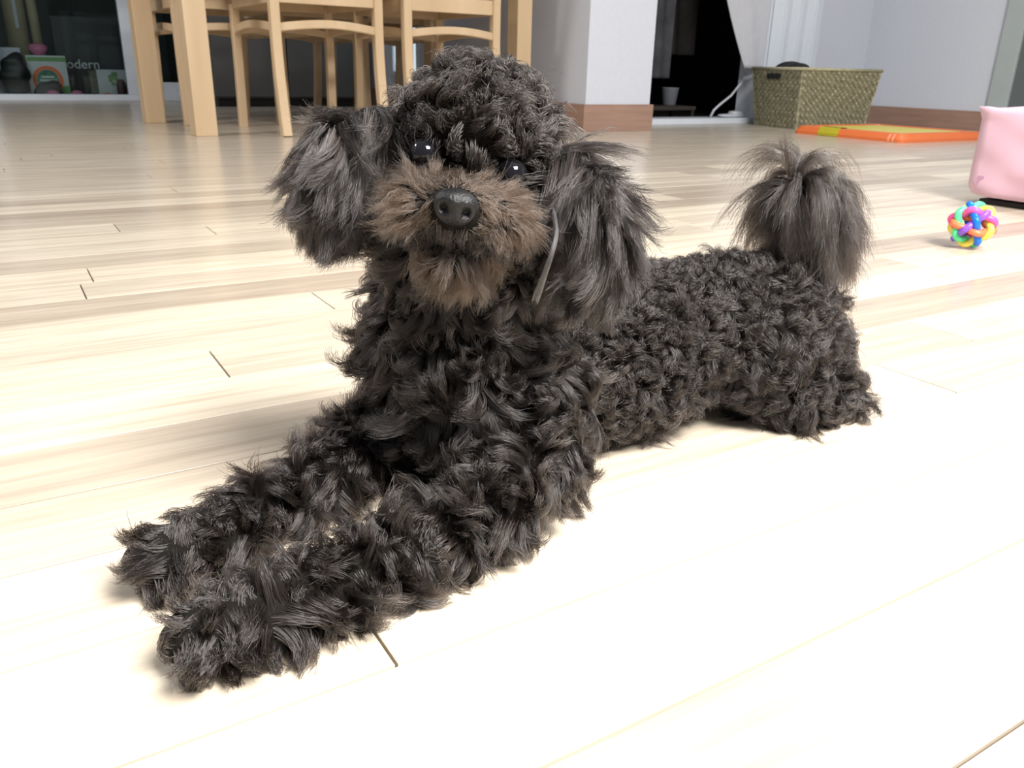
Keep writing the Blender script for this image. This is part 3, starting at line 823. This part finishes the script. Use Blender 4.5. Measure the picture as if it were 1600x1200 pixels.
vn = np.empty(len(core.vertices) * 3, np.float32); core.vertices.foreach_get('normal', vn); vn = vn.reshape(-1, 3).astype(float)
low = co[:, 2] < 0.0012
co2 = co.copy(); co2[low, 2] = 0.0012
core.vertices.foreach_set('co', (co2 - DOG_ROOT).astype(np.float32).ravel()); core.update(); core.materials.clear(); core.materials.append(M['skin']); core.shade_smooth()
body = obj('body', core, None, dog); body['label'] = 'dark body under the curly coat'

# ---- sample roots over the whole skin
def sample(n):
    a, b, c = co[tri[:, 0]], co[tri[:, 1]], co[tri[:, 2]]
    area = np.linalg.norm(np.cross(b - a, c - a), axis=1) / 2
    idx = rng.choice(len(tri), n, p=area / area.sum())
    u = rng.random(n); v = rng.random(n); f = u + v > 1; u[f] = 1 - u[f]; v[f] = 1 - v[f]
    w = 1 - u - v
    P = a[idx] * w[:, None] + b[idx] * u[:, None] + c[idx] * v[:, None]
    Nn = vn[tri[idx, 0]] * w[:, None] + vn[tri[idx, 1]] * u[:, None] + vn[tri[idx, 2]] * v[:, None]
    return P, Nn / np.linalg.norm(Nn, axis=1)[:, None], area.sum()
NS = 270000
P, Nrm, AREA = sample(NS)
regs = sorted({p[0] for p in prims})
dist = np.full((len(regs), NS), 9.0)
for region, c, r, B in prims:
    q = (P - c) @ B
    k = np.linalg.norm(q / r, axis=1)
    d = (k - 1) * r.min()
    i = regs.index(region)
    dist[i] = np.minimum(dist[i], d)
lab = np.array(regs)[np.argmin(dist, axis=0)]
HL = (P - S) @ HM            # head-local coordinates
NOSE = np.array((-.0025, .0665, -.0300))
EYES = [np.array((-.0220, .0268, -.0128)), np.array((.0195, .0280, -.0123))]

def unit(v): return v / (np.linalg.norm(v, axis=-1, keepdims=True) + 1e-12)
def flow(p, s, seed):
    r = np.random.default_rng(seed); out = np.zeros_like(p)
    for k in range(4):
        A = r.normal(size=(3, 3)) * s; ph = r.random(3) * 6.28
        out += np.sin(p @ A + ph)
    return out / 4
from mathutils.kdtree import KDTree

def grow(name, mask, material, spacing, length, nw, comb, cw, jit, curl, cvar, tilt, grav, clump, big=2.2, bclump=0.45, keep=1.0, dup=1, T=10, rad=0.00017, lvar=0.25, frizz=0.0010, label=None, lenmap=None, seed=1, fw=0.5, fscale=40, curlp=1.0, fly=0.03):
    """curly locks: strands gather into small locks, small locks into big tufts that share one curl"""
    r = np.random.default_rng(seed)
    idx = np.nonzero(mask)[0]
    if keep < 1: idx = idx[r.random(len(idx)) < keep]
    area = AREA * mask.sum() / NS
    p = P[idx]; n = Nrm[idx]
    if dup > 1:
        p = np.repeat(p, dup, axis=0) + r.normal(size=(len(p) * dup, 3)) * 0.0008; n = np.repeat(n, dup, axis=0)
        o_ = r.permutation(len(p)); p = p[o_]; n = n[o_]
    N_ = len(p)
    K = max(8, min(N_ // 4, int(area / spacing ** 2)))
    KB = max(4, int(K / big ** 2))
    lp = p[:K].copy(); ln = n[:K].copy()
    def nearest(centres, q):
        kd = KDTree(len(centres))
        for i in range(len(centres)): kd.insert(centres[i], i)
        kd.balance()
        return np.fromiter((kd.find(x)[1] for x in q), np.int64, len(q))
    own = nearest(lp, p); bown = nearest(lp[:KB], lp)
    bp, bn = lp[:KB], ln[:KB]
    # tuft parameters
    ba = unit(bn * nw + comb(bp, bn) * cw + flow(bp, fscale, seed + 5) * fw + r.normal(size=(KB, 3)) * jit)
    rnd = unit(r.normal(size=(KB, 3)) + 0.8 * np.cross(ba, bn))
    bax = unit(np.cross(ba, rnd)); btilt = tilt * r.uniform(-1.4, 1.4, size=(KB, 1))
    bk_ = curl * (1 + cvar * np.clip(r.normal(size=(KB, 1)), -1.3, 1.8)); bl_ = length * (1 + lvar * r.uniform(-1, 1, size=(KB, 1)))
    # small locks follow their tuft loosely
    a = unit(0.55 * ba[bown] + 0.45 * unit(ln * nw + comb(lp, ln) * cw + flow(lp, fscale, seed + 5) * fw) + r.normal(size=(K, 3)) * jit * 0.55)
    dn = np.sum(a * ln, axis=1); fix = np.clip(0.18 - dn, 0, None); a = unit(a + ln * fix[:, None])
    ax = bax[bown] + r.normal(size=(K, 3)) * 0.35
    ax = unit(ax - a * np.sum(ax * a, axis=1, keepdims=True)); ax = unit(ax + a * (btilt[bown] + 0.15 * r.normal(size=(K, 1))))
    kap = bk_[bown] * (1 + 0.22 * np.clip(r.normal(size=(K, 1)), -1.5, 2))
    Lk = bl_[bown] * (1 + 0.15 * r.uniform(-1, 1, size=(K, 1)))
    if lenmap is not None: Lk = Lk * lenmap(lp)[:, None]
    g = np.zeros((K, T, 3)); d = a.copy()
    for t in range(1, T):
        ang = kap * (1.0 / (T - 1)) * (0.4 + 1.2 * (t / (T - 1)) ** curlp)
        c_, s_ = np.cos(ang), np.sin(ang)
        d = d * c_ + np.cross(ax, d) * s_ + ax * np.sum(ax * d, axis=1, keepdims=True) * (1 - c_)
        d = unit(d + np.array((0, 0, -1.0)) * (grav / (T - 1)))
        g[:, t] = g[:, t - 1] + d * Lk / (T - 1)
    tt = np.linspace(0, 1, T)
    ls = r.uniform(0.66, 1.08, size=(N_, 1, 1))
    c1_ = (bclump * tt ** 0.8)[None, :, None]; c2_ = (clump * tt ** 0.75)[None, :, None]
    pos = lp[own][:, None, :] + g[own] * ls + (p - lp[own])[:, None, :] * (1 - c2_) - ((lp - bp[bown])[own])[:, None, :] * c1_
    wob = r.normal(size=(N_, 1, 3)) * frizz + r.normal(size=(N_, 1, 3)) * frizz * np.sin(tt * 9 + r.random((N_, 1)) * 6.28)[:, :, None]
    pos += wob * tt[None, :, None]
    fl = r.random(N_) < fly
    pos[fl] += (r.normal(size=(fl.sum(), 1, 3)) * 0.0035) * (tt ** 1.3)[None, :, None]
    pos[:, :, 2] = np.maximum(pos[:, :, 2], 0.0006)
    pos -= DOG_ROOT
    hc_ = bpy.data.hair_curves.new(name)
    hc_.add_curves([T] * N_)
    hc_.attributes['position'].data.foreach_set('vector', pos.astype(np.float32).ravel())
    ra = hc_.attributes.get('radius') or hc_.attributes.new('radius', 'FLOAT', 'POINT')
    rv = (rad * (1 - 0.72 * tt ** 1.5))[None, :] * r.uniform(0.7, 1.25, size=(N_, 1))
    ra.data.foreach_set('value', rv.astype(np.float32).ravel())
    hc_.materials.append(material)
    o = bpy.data.objects.new(name, hc_); C.objects.link(o); o.parent = dog
    o['kind'] = 'stuff'
    if label: o['label'] = label
    return o

def tang(v, n): return unit(v - n * np.sum(v * n, axis=1, keepdims=True))
def c_const(*v):
    v = np.array(v, float)
    return lambda p, n: tang(np.broadcast_to(v, p.shape), n)
def c_from_nose(p, n):
    nose = hd(*NOSE)
    return tang(p - nose + np.array((0, 0, -0.012)), n)
def c_leg(p, n): return tang(np.broadcast_to(np.array((-0.75, -0.05, -0.30)), p.shape), n)
def c_ear(p, n): return tang(np.broadcast_to(np.array((0, 0, -1.0)) + 0.15 * HY, p.shape), n)
def c_body(p, n):
    return tang(np.stack([0.55 + 0 * p[:, 0], -0.1 + 0 * p[:, 0], -0.55 + 0 * p[:, 0]], axis=1), n)

eye_d = np.min([np.linalg.norm(HL - e, axis=1) for e in EYES], axis=0)
nose_d = np.linalg.norm((HL - NOSE) / np.array((1.15, 1.0, 1.0)), axis=1)
free = (eye_d > 0.0072) & (nose_d > 0.0094)
below = P[:, 2] > 0.004
is_m = (lab == 'muzzle') | (lab == 'chin')
lipdark = is_m & (np.abs(HL[:, 0] + .0015) < 0.0125 + 0.35 * np.clip(-.040 - HL[:, 2], 0, .02)) & (HL[:, 2] < -.0375) & (lab == 'muzzle')
mouth = is_m & (np.abs(HL[:, 2] + .0455 - 0.10 * HL[:, 0]) < 0.0042) & (HL[:, 1] > .03)

M['fur'] = hair_material('dark_coat', (0.0122, 0.0094, 0.0083), rough=0.25, rand=0.65)
M['fur_ear'] = hair_material('ear_coat', (0.0165, 0.0132, 0.0120), rough=0.24, rand=0.65)
M['fur_muz'] = hair_material('muzzle_coat', (0.042, 0.0265, 0.0175), rough=0.32, rand=0.55)
M['fur_chin'] = hair_material('beard_coat', (0.030, 0.0195, 0.0135), rough=0.32, rand=0.55)
M['fur_tail'] = hair_material('tail_coat', (0.0165, 0.0126, 0.0107), rough=0.24, rand=0.65)

grow('back_fur', np.isin(lab, ('torso', 'rump')) & below, M['fur'], 0.0040, 0.0165, 1.0, c_body, 0.40, 0.35, 4.0, 0.3, 0.35, 0.2, 0.60, T=11, seed=1, label='short tight curls over the back')
grow('haunch_fur', np.isin(lab, ('haunch', 'hindfoot')) & below, M['fur'], 0.0044, 0.019, 0.8, c_body, 0.65, 0.30, 3.0, 0.3, 0.3, 0.35, 0.60, T=10, seed=2, label='wavy fur on the hind leg')
grow('chest_fur', np.isin(lab, ('chest', 'neck')) & below, M['fur'], 0.0056, 0.027, 0.80, c_const(-.25, -.1, -.75), 0.55, 0.30, 2.8, 0.3, 0.25, 0.35, 0.72, T=11, seed=3, big=2.0, bclump=0.6, frizz=0.0007, label='hooked curls on the chest')
grow('leg_fur', (lab == 'leg') & (P[:, 2] > 0.003), M['fur'], 0.0050, 0.0195, 0.80, c_leg, 0.55, 0.28, 1.6, 0.4, 0.25, 0.75, 0.62, T=9, seed=4, big=2.1, bclump=0.6, frizz=0.0007, label='shaggy tufts on the front legs', lenmap=lambda p: np.clip(0.55 + (p[:, 0] - .045) * 9, 0.6, 1.0))
grow('topknot_fur', np.isin(lab, ('skull', 'brow')) & free, M['fur'], 0.0042, 0.0165, 1.0, c_const(-.1, -.2, .2), 0.15, 0.32, 4.2, 0.3, 0.4, 0.1, 0.60, T=11, seed=5, bclump=0.5, label='round topknot of tight curls',
     lenmap=lambda p: np.where(((p - S) @ HM)[:, 2] < -.004, 0.6, 1.0))
grow('muzzle_fur', is_m & (lab == 'muzzle') & free & ~lipdark & ~mouth, M['fur_muz'], 0.0022, 0.0125, 0.45, c_from_nose, 0.9, 0.14, 0.7, 0.5, 0.2, 0.25, 0.40, bclump=0.3, dup=2, T=8, seed=6, rad=0.00011, frizz=0.0006, fw=0.2, label='short lighter brown hair on the muzzle',
     lenmap=lambda p: np.clip(0.30 + np.linalg.norm(((p - S) @ HM) - NOSE, axis=1) / 0.036, 0.3, 1.2))
grow('beard_fur', is_m & (lab == 'chin') & free & ~mouth, M['fur_chin'], 0.0022, 0.0125, 0.45, c_from_nose, 0.9, 0.14, 0.7, 0.5, 0.2, 0.25, 0.40, bclump=0.3, dup=2, T=8, seed=16, rad=0.00011, frizz=0.0006, fw=0.2, label='dark brown beard under the mouth',
     lenmap=lambda p: np.clip(0.30 + np.linalg.norm(((p - S) @ HM) - NOSE, axis=1) / 0.036, 0.3, 1.2))
grow('lip_fur', (lipdark | mouth) & free, M['fur'], 0.0022, 0.006, 0.6, c_from_nose, 0.7, 0.2, 0.5, 0.5, 0.2, 0.25, 0.4, dup=2, T=7, seed=7, rad=0.00014, frizz=0.0005, fw=0.2, label='dark short hair below the nose')
for nm, lb, sd in (('ear_fur', 'ear_a', 8), ('ear_fur', 'ear_b', 9)):
    grow(nm, lab == lb, M['fur_ear'], 0.0036, 0.024, 0.50, c_ear, 1.1, 0.14, 0.9, 0.6, 0.3, 0.75, 0.55, dup=2, big=2.0, bclump=0.45, T=11, seed=sd, rad=0.00013, frizz=0.0008, fw=0.24, label='long wavy hair on the hanging ear',
         lenmap=lambda p: np.clip(1.05 + (((p - S) @ HM)[:, 2] + .028) * 14, 0.45, 1.15))
# tail plume: long hair fountaining from the tail and drooping
tm = lab == 'tail'
def c_tail(p, n): return tang(np.broadcast_to(np.array((0.0, -0.1, 0.7)), p.shape), n)
grow('tail_fur', tm & (P[:, 2] > .124), M['fur_tail'], 0.0026, 0.052, 1.2, c_tail, 0.05, 0.26, 0.9, 0.7, 0.3, 3.4, 0.65, dup=5, T=14, seed=10, rad=0.00014, frizz=0.0022, fw=0.3, label='long drooping plume of the tail')
grow('tail_root_fur', tm & (P[:, 2] <= .124), M['fur'], 0.005, 0.018, 0.9, c_tail, 0.3, 0.3, 3.0, 0.4, 0.3, 0.3, 0.6, T=10, seed=12, label='curly fur at the root of the tail')

# ---- one thin pale lock hanging beside the muzzle
_lk = [(.0407, .050, -.0232), (.0433, .0570, -.0314), (.0430, .0618, -.0409), (.0420, .0625, -.0512), (.0413, .0610, -.0619)]
_g = np.array([hd(*q) for q in _lk]); _n = 36
_t = np.linspace(0, 1, 5)
_pos = _g[None] + rng.normal(size=(_n, 1, 3)) * 0.0005 * (1 + 1.2 * _t ** 2)[None, :, None] - DOG_ROOT
_h = bpy.data.hair_curves.new('pale_lock'); _h.add_curves([5] * _n)
_h.attributes['position'].data.foreach_set('vector', _pos.astype(np.float32).ravel())
_ra = _h.attributes.get('radius') or _h.attributes.new('radius', 'FLOAT', 'POINT'); _ra.data.foreach_set('value', np.full(_n * 5, 0.00012, np.float32))
_h.materials.append(hair_material('pale_lock_hair', (0.026, 0.025, 0.026), rough=0.3))
_o = bpy.data.objects.new('pale_lock', _h); C.objects.link(_o); _o.parent = dog; _o['kind'] = 'stuff'; _o['label'] = 'thin pale lock of hair beside the muzzle'

# ---- nose
def nose_mesh():
    bm = bmesh.new(); bm_superellipsoid(bm, (0, 0, 0), (0.0098, 0.0080, 0.0078), 0.85, 40, 28)
    for v in bm.verts:
        x, y, z = v.co
        k = 1.0 - 0.22 * max(0, -z / 0.0078)                 # narrower below
        x *= k
        if y > 0: y *= 1.0 + 0.10 * (z / 0.0078)
        for s in (-1, 1):                                    # nostrils
            d = math.hypot((x - s * 0.0047) / 0.0021, (z + 0.0008 + 0.0) / 0.0024)
            if y > 0.001 and d < 1.6: y -= 0.0052 * math.exp(-d * d * 1.3)
        if y > 0: y -= 0.0009 * math.exp(-(x / 0.0006) ** 2) * (1 if z < 0.001 else 0)      # philtrum
        v.co = Vector((x, y, z))
    for v in bm.verts: v.co = Vector(hd(*(np.array(v.co) + NOSE)) - DOG_ROOT)
    return mesh_from(bm, 'nose', True)
M['nose'] = mat('wet_black_nose', (0.005, 0.005, 0.006), 0.40, 0.3, 900, 0.35)
M['nose'].node_tree.nodes['Principled BSDF'].inputs['Specular IOR Level'].default_value = 0.4
no = obj('nose', nose_mesh(), M['nose'], dog); no['label'] = 'moist black nose'
# ---- eyes
M['eye'] = mat('dark_eye', (0.005, 0.005, 0.007), 0.05)
M['lid'] = mat('black_eyelid', (0.004, 0.004, 0.004), 0.9)
M['lid'].node_tree.nodes['Principled BSDF'].inputs['Specular IOR Level'].default_value = 0.1
for e in EYES:
    bm = bmesh.new(); bmesh.ops.create_uvsphere(bm, u_segments=28, v_segments=18, radius=0.0070)
    for v in bm.verts: v.co = Vector(hd(*(np.array(v.co) + e)) - DOG_ROOT)
    eo = obj('eye', mesh_from(bm, 'eye', True), M['eye'], dog); eo['label'] = 'shiny dark eye'
    pts = [Vector(hd(e[0] + 0.0066 * math.cos(a), e[1] + 0.0020, e[2] + 0.0062 * math.sin(a)) - DOG_ROOT) for a in np.linspace(0, 2 * math.pi, 24, endpoint=False)]
    tube('eyelid', pts, 0.0008, M['lid'], eo, 6, True)
